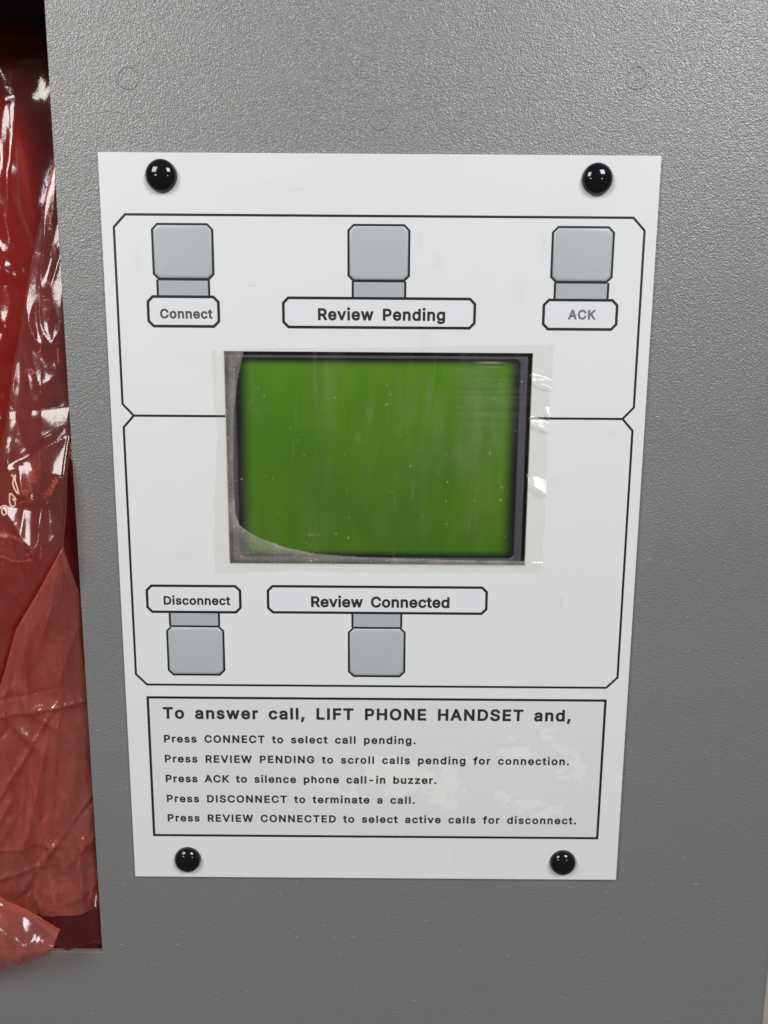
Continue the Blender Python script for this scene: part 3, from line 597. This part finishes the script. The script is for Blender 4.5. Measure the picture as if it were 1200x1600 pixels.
def stud_mark(x, z, r):
    """faint weld stud ring showing through the paint"""
    bm = bmesh.new()
    n, m = 40, 8
    rr = 0.36
    vs = []
    for i in range(n):
        a = 2*math.pi*i/n
        wob = 1+0.03*math.sin(3*a+x)
        for j in range(m):
            b = 2*math.pi*j/m
            R = r*wob + rr*math.cos(b)
            vs.append(bm.verts.new(((x+R*math.cos(a))*MM, (PF-0.005-0.055*math.sin(b))*MM, (z+R*math.sin(a))*MM)))
    for i in range(n):
        for j in range(m):
            bm.faces.new([vs[i*m+j], vs[((i+1) % n)*m+j], vs[((i+1) % n)*m+(j+1) % m], vs[i*m+(j+1) % m]])
    return from_bm('stud_mark', bm, M['grey'], cab, True)


for x, z, r in ((-70.9, 133.3, 2.9), (72.1, 134.2, 2.9), (0, 122.8, 2.6)):
    stud_mark(x, z, r)

# ------------------------------------------------------------------ white faceplate
plate = thing('faceplate', 'white printed telephone control faceplate with a green display, fixed by four black domed rivets',
              'control panel')
bm = slab_with_holes([-80, -45.7, 45.7, 80], [-113.3, -6.3, 58.15, 113.3], [(1, 1)], 0.0, 1.15, 0.12)
from_bm('plate_sheet', bm, M['plate'], plate)

# printed border: upper and lower chamfered frames sharing their middle line
bm = bmesh.new()
add_ring(bm, [(-73, 96.5), (73, 96.5), (76.4, 93), (76.4, 42.5), (73.2, 39.1), (-73.2, 39.1), (-76.4, 42.5), (-76.4, 93)],
         0.68, -0.02)
from_bm('border_line', bm, M['ink'], plate)
bm = bmesh.new()
add_ring(bm, [(-73.2, 39.1), (73.2, 39.1), (76.4, 35.6), (76.4, -42.4), (73, -45.85), (-73, -45.85), (-76.4, -42.4),
              (-76.4, 35.6)], 0.68, -0.028)
from_bm('border_line', bm, M['ink'], plate)
# the window hides the part of the line crossing it: cut both frames there
for o in [c for c in plate.children if c.name.startswith('border_line')]:
    b = bmesh.new()
    b.from_mesh(o.data)
    for xx in (-45.75, 45.75):
        bmesh.ops.bisect_plane(b, geom=b.verts[:]+b.edges[:]+b.faces[:], plane_co=(xx*MM, 0, 0), plane_no=(1, 0, 0))
    kill = [f for f in b.faces if abs(f.calc_center_median().x) < 45.7*MM and
            abs(f.calc_center_median().z-39.1*MM) < 1*MM]
    bmesh.ops.delete(b, geom=kill, context='FACES')
    b.to_mesh(o.data)
    b.free()


def key(x0, x1, z0, z1):
    """raised membrane key inside a black chamfered outline"""
    bm = bmesh.new()
    steps = ((0.46, 0.0), (0.50, -0.16), (0.64, -0.32), (0.95, -0.43), (1.4, -0.47))
    prev = None
    for d, y in steps:
        base = octagon(x0+d, x1-d, z0+d, z1-d, 1.45-d*0.35)
        # round the chamfer into three points
        row = [bm.verts.new((x*MM, y*MM, z*MM)) for x, z in base]
        if prev:
            for i in range(8):
                bm.faces.new([prev[i], prev[(i+1) % 8], row[(i+1) % 8], row[i]])
        prev = row
    # very slightly dished top
    c = bm.verts.new(((x0+x1)/2*MM, -0.44*MM, (z0+z1)/2*MM))
    for i in range(8):
        bm.faces.new([prev[i], prev[(i+1) % 8], c])
    k = from_bm('button', bm, M['key'], plate, True)
    ring('outline', octagon(x0+.2, x1-.2, z0+.2, z1-.2, 1.5), 0.66, -0.05, M['ink'], k, 0.045)
    return k


def strip(x0, x1, z0, z1):
    s = patch('connecting_strip', [(x0, z1), (x1, z1), (x1, z0), (x0, z0)], -0.012, M['strip'], plate, 0.01)
    bm = bmesh.new()
    for x in (x0, x1):
        add_box(bm, x-.32, x+.32, -0.034, -0.008, z0, z1)
    from_bm('outline', bm, M['ink'], s)
    return s


def name_window(x0, x1, z0, z1, text, tx0, tx1, tz, cap, mat, word=1.75):
    wnd = patch('name_window', octagon(x0+.1, x1-.1, z0+.1, z1-.1, 1.4), -0.03, M['window'], plate, 0.028)
    ring('outline', octagon(x0+.3, x1-.3, z0+.3, z1-.3, 1.45), 0.76, -0.075, M['ink'], wnd, 0.07)
    lettering(text, tx0, tx1, tz, cap, -0.05, mat, wnd, word=word)
    return wnd


key(-65.6, -47.9, 78.4, 94.1)
strip(-64.5, -49.5, 73.9, 78.5)
name_window(-67.8, -46.6, 65.0, 74.0, 'Connect', -64.1, -48.7, 67.5, 2.75, M['lettering_grey'])
key(-9.0, 8.9, 78.3, 94.2)
strip(-7.6, 7.7, 73.9, 78.4)
name_window(-28.2, 28.4, 65.0, 73.9, 'Review Pending', -17.8, 19.5, 67.3, 3.4, M['lettering_dark'])
key(49.9, 67.8, 78.3, 94.0)
strip(51.3, 66.8, 73.8, 78.4)
name_window(48.0, 70.0, 64.9, 73.8, 'ACK', 55.5, 63.6, 68.0, 2.75, M['lettering_pale'])
key(-66.1, -48.1, -42.6, -26.3)
strip(-64.9, -49.5, -26.4, -22.0)
name_window(-72.0, -42.4, -22.1, -13.1, 'Disconnect', -66.6, -45.8, -19.5, 2.8, M['lettering_dark'])
key(-9.0, 8.9, -42.7, -26.4)
strip(-7.7, 7.6, -26.5, -22.0)
name_window(-34.3, 34.4, -22.0, -13.0, 'Review Connected', -20.6, 22.6, -19.95, 3.5, M['lettering_dark'])

# instruction card
card = patch('instruction_card', [(-73, -50.15), (73, -50.15), (72.9, -98.1), (-73, -98.1)], -0.03, M['card'], plate, 0.028)
ring('outline', [(-73, -50.15), (73, -50.15), (72.9, -98.1), (-73, -98.1)], 0.76, -0.075, M['ink'], card, 0.07)
for tx, x0, x1, z, cp in (
        ('To answer call, LIFT PHONE HANDSET and,', -68.4, 62.2, -57.35, 3.95),
        ('Press CONNECT to select call pending.', -68.4, 12.7, -65.5, 2.62),
        ('Press REVIEW PENDING to scroll calls pending for connection.', -68.4, 62.4, -72.4, 2.62),
        ('Press ACK to silence phone call-in buzzer.', -68.4, 19.6, -79.3, 2.62),
        ('Press DISCONNECT to terminate a call.', -68.3, 12.7, -86.35, 2.62),
        ('Press REVIEW CONNECTED to select active calls for disconnect.', -68.3, 65.7, -93.2, 2.62)):
    lettering(tx, x0, x1, z, cp, -0.05, M['lettering_dark'], card, word=1.75)

# domed rivets
for x, z, R in ((-62.1, 107.0, 4.5), (62.0, 106.9, 4.4), (-62.2, -106.7, 4.35), (61.9, -106.8, 4.3)):
    bm = bmesh.new()
    n, m = 48, 18
    H = 2.7
    rows = []
    prof = [(R, -0.0), (R, -0.25)] + [(R*math.cos(i/m*math.pi/2), -0.25-H*math.sin(i/m*math.pi/2)) for i in range(1, m)]
    for r, y in prof:
        rows.append([bm.verts.new(((x+r*math.cos(2*math.pi*k/n))*MM, y*MM, (z+r*math.sin(2*math.pi*k/n))*MM)) for k in range(n)])
    for a, b in zip(rows, rows[1:]):
        for k in range(n):
            bm.faces.new([a[k], a[(k+1) % n], b[(k+1) % n], b[k]])
    c = bm.verts.new((x*MM, (-0.25-H)*MM, z*MM))
    for k in range(n):
        bm.faces.new([rows[-1][k], rows[-1][(k+1) % n], c])
    from_bm('rivet', bm, M['rivet'], plate, True)

# display module in the window
bm = bmesh.new()
X0, X1, Z0, Z1 = -47, 47, -7.6, 59.4
v = [bm.verts.new((x*MM, y*MM, z*MM)) for y in (1.16, 4.2) for x, z in ((X0, Z0), (X1, Z0), (X1, Z1), (X0, Z1))]
for f in ((4, 5, 6, 7), (0, 1, 5, 4), (1, 2, 6, 5), (2, 3, 7, 6), (3, 0, 4, 7)):
    bm.faces.new([v[i] for i in f])
disp = from_bm('display', bm, M['well'], plate)


def rrect(x0, x1, z0, z1, r, n=6):
    out = []
    for cx, cz, a0 in ((x1-r, z1-r, 90), (x1-r, z0+r, 0), (x0+r, z0+r, -90), (x0+r, z1-r, -180)):
        for i in range(n+1):
            a = math.radians(a0-90*i/n)
            out.append((cx+r*math.cos(a), cz+r*math.sin(a)))
    return out


# metal bezel frame round the glass, with rounded inner corners
bm = bmesh.new()
outer = rrect(-44.6, 44.5, -5.4, 57.2, 0.8)
prof = ((outer, 4.1), (outer, 0.95), (rrect(-44.3, 44.2, -5.1, 56.9, 0.8), 0.7),
        (rrect(-42.9, 42.5, -4.5, 56.5, 1.6), 0.7), (rrect(-42.6, 42.25, -4.2, 56.25, 1.5), 1.0),
        (rrect(-42.5, 42.15, -4.1, 56.15, 1.5), 1.5))
L = [[bm.verts.new((x*MM, y*MM, z*MM)) for x, z in pts] for pts, y in prof]
for a, b in zip(L, L[1:]):
    n = len(a)
    for k in range(n):
        bm.faces.new([a[k], a[(k+1) % n], b[(k+1) % n], b[k]])
from_bm('bezel', bm, M['bezel'], disp)
bm = bmesh.new()
add_box(bm, -43.2, 42.9, 1.3, 3.2, -4.8, 56.9)
from_bm('screen', bm, M['lcd'], disp)


# ------------------------------------------------------------------ clear film stuck over the display
def smooth(a, b, x):
    t_ = np.clip((x-a)/(b-a), 0, 1)
    return t_*t_*(3-2*t_)


NX, NZ = 420, 290
U, V = np.meshgrid(np.linspace(0, 1, NX), np.linspace(0, 1, NZ))
lz = [-8.6, 10, 29, 39, 45, 58.9]
left = np.interp(V, np.linspace(0, 1, 9), [-50.4, -50.2, -49.9, -49.5, -48.9, -48.3, -48.9, -49.3, -49.2])
right = np.interp(V, np.linspace(0, 1, 9), [51.0, 51.15, 51.1, 51.1, 51.0, 50.9, 51.2, 51.5, 51.7])
bot = np.interp(U, np.linspace(0, 1, 9), [-9.3, -8.7, -7.9, -8.3, -8.5, -8.4, -8.5, -8.3, -8.0])
top = np.interp(U, np.linspace(0, 1, 7), [58.7, 59.3, 59.4, 59.6, 60.0, 60.4, 60.9])
FX = left + (right-left)*U + 0.12*np.sin(V*31)*(np.abs(U-.5) > .49)
FZ = bot + (top-bot)*V
# boundary between the stuck-down part (right / top) and the lifted dusty margin (left / bottom)
cz = np.array([-9, -4.8, -3.8, -2.9, -0.9, 1.8, 4.0, 6.0, 9.6, 23.3, 41.0, 49.5, 58.3, 61])
cx = np.array([60, 26.8, -3.8, -18.7, -28.5, -35.9, -39.8, -42.4, -43.5, -43.8, -43.1, -41.9, -39.8, -38.8])
bx = np.interp(FZ, cz, cx)
bzl = np.interp(FX, [-44, -42.4, -39.8, -35.9, -28.5, -18.7, -3.8, 26.8, 41.6, 53], [8, 6.0, 4.0, 1.8, -0.9, -2.9, -3.9, -4.6, -4.7, -4.8])
dl = np.minimum(FX - np.interp(FZ, [-9, 6, 9.6, 23.3, 41, 49.5, 58.3, 61], [-42.2, -42.4, -43.5, -43.8, -43.1, -41.9, -39.8, -38.8]),
                FZ - bzl)
haze = 1-smooth(-0.10, 0.10, dl)
haze *= 0.55 + 0.45*smooth(-4.5, -0.3, dl)                     # densest along the lifted edge
haze = np.where(FZ > 58.2, haze*0.5, haze)
out_m = np.maximum.reduce([-45.7-FX, FX-45.7, FZ-58.15, -6.3-FZ])   # beyond the window, over the white plate
haze = np.where(out_m > 0, 0.035+0.05*haze, haze)
rim_d = np.minimum.reduce([FX-left, right-FX, FZ-bot, top-FZ])
haze = np.maximum(haze, 0.34*smooth(0.38, 0.08, rim_d)*(0.55+0.45*np.sin(FX*0.7)*np.sin(FZ*0.5+1)))   # cut edge of the sheet
FY = np.full_like(FX, -0.20)
FY -= 0.28*smooth(0.1, -0.6, dl)                              # lifted margin
FY -= 0.05*np.sin(FX*0.33+1.2*np.sin(FZ*0.21))*smooth(0, 3, -np.abs(out_m)+3.5)
FY -= 0.15*(np.sin(FX*0.55+0.4)+np.sin(FZ*0.47+FX*0.1))*smooth(-0.5, 2.0, out_m)
FY -= 0.015*np.sin(FZ*4.1)*smooth(10, 34, FX)*smooth(30, 50, FZ)   # fine ripples at the upper right


# three little wedges where the right-hand edge stands off, each leaning up towards the ceiling lamps
for zT, ln, x0 in ((20.6, 4.6, 45.2), (38.2, 2.8, 45.2), (50.8, 2.9, 45.0), (42.4, 3.6, 49.7)):
    s_ = np.clip((FX-x0)/(51.2-x0), 0, 1)
    zbx = zT - ln*(0.22+0.78*s_)
    lean = np.clip(0.44*(FZ-zT) + 0.14*(FX-51.2), -2.2, 0)
    FY += lean*smooth(zbx-0.5, zbx+0.05, FZ)*smooth(x0-0.3, x0+0.5, FX)
FY -= 1.0*smooth(50.0, 52.0, FX)*smooth(59, 61, FZ)
FY -= 0.8*smooth(48.5, 51.4, FX)*smooth(-5.2, -8.6, FZ)
FY = np.minimum(FY, -0.14)
verts = np.stack([FX.ravel(), FY.ravel(), FZ.ravel()], 1)
faces = [(j*NX+i, j*NX+i+1, (j+1)*NX+i+1, (j+1)*NX+i) for j in range(NZ-1) for i in range(NX-1)]
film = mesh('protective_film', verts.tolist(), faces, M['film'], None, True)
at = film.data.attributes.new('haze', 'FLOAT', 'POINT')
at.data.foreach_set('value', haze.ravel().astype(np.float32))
thing('protective_film', 'clear protective film peeling at its edges over the green display', 'film', o=film)

# ------------------------------------------------------------------ red handset inside the bag
hs = thing('handset', 'dark red telephone handset inside the red plastic bag in the recess', 'handset')


def loft(name, secs, mat, parent):
    """rounded sections (z, cx, cy, rx, ry) joined along z"""
    bm = bmesh.new()
    n = 32
    rows = []
    for z, cx_, cy_, rx, ry in secs:
        r = []
        for k in range(n):
            a = 2*math.pi*k/n
            c, s_ = math.cos(a), math.sin(a)
            e = 0.72
            r.append(bm.verts.new(((cx_+rx*math.copysign(abs(c)**e, c))*MM, (cy_+ry*math.copysign(abs(s_)**e, s_))*MM, z*MM)))
        rows.append(r)
    for a, b in zip(rows, rows[1:]):
        for k in range(n):
            bm.faces.new([a[k], a[(k+1) % n], b[(k+1) % n], b[k]])
    bm.faces.new(rows[0])
    bm.faces.new(rows[-1])
    return from_bm(name, bm, mat, parent, True)


HX = -134
def cap_secs(z0, z1, rx, ry, cy_):
    out = []
    for i in range(13):
        a = math.pi*i/12
        k = max(0.02, math.sin(a))**0.55
        out.append((z0+(z1-z0)*(1-math.cos(a))/2, HX, cy_, rx*k, ry*k))
    return out
loft('earpiece', cap_secs(0, 146, 29, 17, 43), M['handset'], hs)
loft('mouthpiece', cap_secs(-136, 6, 29, 17, 43), M['handset'], hs)
loft('handle', [(-75, HX, 46, 21, 11), (-50, HX, 44, 20, 12), (0, HX, 41, 20, 12.5), (50, HX, 42, 20, 12.5), (100, HX, 46, 21, 11)],
     M['handset'], hs)

# ------------------------------------------------------------------ crumpled red bag
bag = thing('plastic_bag', 'crumpled translucent red plastic bag stuffed in the dark recess', 'bag')


def resample(pts, n):
    p = np.array(pts, float)
    s = np.r_[0, np.cumsum(np.linalg.norm(np.diff(p, axis=0), axis=1))]
    t_ = np.linspace(0, s[-1], n)
    return np.stack([np.interp(t_, s, p[:, k]) for k in range(3)], 1)


def crumple(x, z, seed, amp, fx, fz):
    o = seed*17.3
    w1 = noise.noise((x*0.05+o, z*0.03, o))*6
    h = 0
    a = amp
    f = 1.0
    for k in range(2):
        n_ = noise.noise((x*fx*f+w1*0.12*f+o, z*fz*f+w1*0.08+k*7.1, o+k*3.3))
        h += a*(1-abs(n_)*2.4)
        a *= 0.40
        f *= 2.15
    return h


def creases(seed, n, x0, x1, z0, z1, amp, hang=False):
    r = random.Random(seed)
    out = []
    for _ in range(n):
        x, z = r.uniform(x0, x1), r.uniform(z0, z1)
        a = r.choice((r.gauss(1.35, .35), r.gauss(-1.2, .4), r.uniform(0, 3.1)))
        if hang:                                            # folds of hanging film run downwards
            a = r.choice((r.gauss(1.45, .18), r.gauss(1.75, .2), r.gauss(1.15, .25), r.gauss(.5, .4)))
        l_ = r.uniform(8, 44)
        out.append((x, z, math.cos(a), math.sin(a), l_, r.uniform(.35, 1)*amp*r.choice((1, 1, -1)), r.uniform(2.0, 7), r.uniform(.2, .7)))
    return out


def sheet(name, Lp, Rp, nu, nv, mat, seed, amp, fx=0.045, fz=0.02, edge=(1.5, 1.5), bulge=0.0, nc=40, ca=1.2, wk=1.0):
    A, B = resample(Lp, nv), resample(Rp, nv)
    P = np.zeros((nv, nu, 3))
    lo, hi = np.minimum(A.min(0), B.min(0)), np.maximum(A.max(0), B.max(0))
    CR = creases(seed*11+3, nc, max(lo[0], -150), hi[0], lo[2], hi[2], ca, nc == 64)
    for i in range(nu):
        u = i/(nu-1)
        P[:, i] = A*(1-u)+B*u
        P[:, i, 1] -= bulge*math.sin(math.pi*u)
    for j in range(nv):
        wdt = max(1e-6, np.linalg.norm(B[j]-A[j]))
        for i in range(nu):
            u = i/(nu-1)
            x, y, z = P[j, i]
            dL, dR = u*wdt, (1-u)*wdt
            k = min(1, min(dL/6 if edge[0] else 9, dR/6 if edge[1] else 9)*0.85+0.15)
            y -= k*crumple(x, z, seed, amp, fx, fz)
            for cx_, cz_, ux, uz, l_, h_, w_, sk in CR:
                dx, dz = x-cx_, z-cz_
                al = (dx*ux+dz*uz)/l_
                if -1 < al < 1:
                    d = dx*uz-dz*ux
                    w2 = wk*w_*(sk if d > 0 else 1.0)*(1.15-0.6*al)
                    if abs(d) < 4*w2:
                        y -= k*h_*(1-al*al)*math.exp(-abs(d)/w2)
            if edge[0] and dL < edge[0]:                 # rolled fold
                y += edge[0]*(1-math.sqrt(max(0, 1-(1-dL/edge[0])**2)))
            if edge[1] and dR < edge[1]:
                y += edge[1]*(1-math.sqrt(max(0, 1-(1-dR/edge[1])**2)))
            if x > -94.6 and y < 5.5:                    # never through the cabinet sheet
                x = min(x, -93.5) if y > -4 or True else x
            P[j, i] = (x, y, z)
    faces = [(j*nu+i, (j+1)*nu+i, (j+1)*nu+i+1, j*nu+i+1) for j in range(nv-1) for i in range(nu-1)]
    o = mesh(name, P.reshape(-1, 3).tolist(), faces, mat, bag, True)
    fo = np.zeros((nv, nu))
    for j in range(nv):
        wdt = np.linalg.norm(B[j]-A[j])
        for i in range(nu):
            d = i/(nu-1)*wdt
            if nc == 64:
                d = min(d, (nv-1-j)*0.5)
            fo[j, i] = max(0, 1-d/1.1)*(0.6+0.4*math.sin(j*0.13)) if edge[0] else 0
    at_ = o.data.attributes.new('fold', 'FLOAT', 'POINT')
    at_.data.foreach_set('value', fo.ravel().astype(np.float32))
    return o


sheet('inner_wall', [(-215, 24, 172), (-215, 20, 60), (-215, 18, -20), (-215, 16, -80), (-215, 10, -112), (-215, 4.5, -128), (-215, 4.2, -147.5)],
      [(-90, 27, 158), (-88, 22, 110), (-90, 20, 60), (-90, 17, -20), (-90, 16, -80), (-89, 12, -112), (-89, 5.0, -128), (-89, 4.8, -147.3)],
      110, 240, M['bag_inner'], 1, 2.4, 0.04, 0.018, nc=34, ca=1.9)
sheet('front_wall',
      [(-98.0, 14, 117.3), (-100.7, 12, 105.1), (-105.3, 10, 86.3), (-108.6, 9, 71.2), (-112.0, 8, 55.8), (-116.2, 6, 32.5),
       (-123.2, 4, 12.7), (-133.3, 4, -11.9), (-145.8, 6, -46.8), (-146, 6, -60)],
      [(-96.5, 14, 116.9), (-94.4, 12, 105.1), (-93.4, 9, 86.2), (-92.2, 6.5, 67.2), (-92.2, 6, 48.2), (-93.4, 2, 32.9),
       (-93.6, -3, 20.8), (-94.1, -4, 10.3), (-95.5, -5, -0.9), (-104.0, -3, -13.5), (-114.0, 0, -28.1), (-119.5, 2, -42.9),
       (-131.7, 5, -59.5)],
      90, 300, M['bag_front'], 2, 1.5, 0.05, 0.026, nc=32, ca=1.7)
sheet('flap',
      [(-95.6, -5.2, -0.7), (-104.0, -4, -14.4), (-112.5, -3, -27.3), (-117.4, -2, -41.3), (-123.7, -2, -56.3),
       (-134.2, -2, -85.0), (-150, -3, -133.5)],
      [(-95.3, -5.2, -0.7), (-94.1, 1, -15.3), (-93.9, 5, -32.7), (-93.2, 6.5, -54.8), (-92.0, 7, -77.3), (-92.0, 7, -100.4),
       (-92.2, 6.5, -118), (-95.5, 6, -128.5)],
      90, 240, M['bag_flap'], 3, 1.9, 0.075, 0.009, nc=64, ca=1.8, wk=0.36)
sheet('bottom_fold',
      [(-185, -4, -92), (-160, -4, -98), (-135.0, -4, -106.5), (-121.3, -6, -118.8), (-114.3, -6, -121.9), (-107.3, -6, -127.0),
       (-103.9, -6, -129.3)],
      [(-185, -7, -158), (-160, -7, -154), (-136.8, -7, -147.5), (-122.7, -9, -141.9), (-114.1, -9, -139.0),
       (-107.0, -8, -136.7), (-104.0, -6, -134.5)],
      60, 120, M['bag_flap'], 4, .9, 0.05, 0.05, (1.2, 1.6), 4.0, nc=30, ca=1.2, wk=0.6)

# pale outlined characters printed on the front of the bag, laid on its surface
from mathutils.bvhtree import BVHTree
fw = bpy.data.objects['front_wall']
bvh = BVHTree.FromPolygons([v.co for v in fw.data.vertices], [tuple(p.vertices) for p in fw.data.polygons])
CH = [[(-110.4, 20.9), (-111.1, 18.9), (-110.9, 17.2), (-109.9, 15.6), (-109.2, 15.4), (-109.8, 17.6), (-110.5, 19.5)],
      [(-112.2, 15.2), (-112.5, 13.2), (-112.5, 11.8), (-111.7, 11.1), (-110.9, 11.7), (-110.8, 12.9), (-111.5, 13.5), (-110.4, 13.3), (-111.2, 14.5)],
      [(-115.0, 10.6), (-115.1, 9.5), (-114.5, 8.6), (-113.6, 9.0), (-113.4, 10.3), (-113.9, 11.3), (-114.6, 11.3), (-115.4, 11.0), (-116.4, 10.5)]]
bm = bmesh.new()
for lp in CH:
    P = []
    n = len(lp)
    for k in range(n):
        p0, p1, p2, p3 = (np.array(lp[(k+q) % n]) for q in (-1, 0, 1, 2))
        for t_ in np.linspace(0, 1, 5)[:-1]:
            P.append(0.5*((2*p1)+(-p0+p2)*t_+(2*p0-5*p1+4*p2-p3)*t_**2+(-p0+3*p1-3*p2+p3)*t_**3))
    Q = []
    for x, z in P:
        hit = bvh.ray_cast(Vector((x*MM, -0.05, z*MM)), Vector((0, 1, 0)))[0]
        Q.append(Vector((x*MM, (hit.y if hit else 0.002)-0.0001, z*MM)))
    rows = []
    for k, q in enumerate(Q):
        d = (Q[(k+1) % len(Q)]-Q[k-1]).normalized()
        sd = d.cross(Vector((0, 1, 0))).normalized()*0.00023
        up = Vector((0, -0.00007, 0))
        rows.append([bm.verts.new(q-sd), bm.verts.new(q+up), bm.verts.new(q+sd)])
    for k in range(len(rows)):
        a, b = rows[k], rows[(k+1) % len(rows)]
        for j in (0, 1):
            bm.faces.new([a[j], a[j+1], b[j+1], b[j]])
from_bm('printed_lettering', bm, M['bagink'], bag)
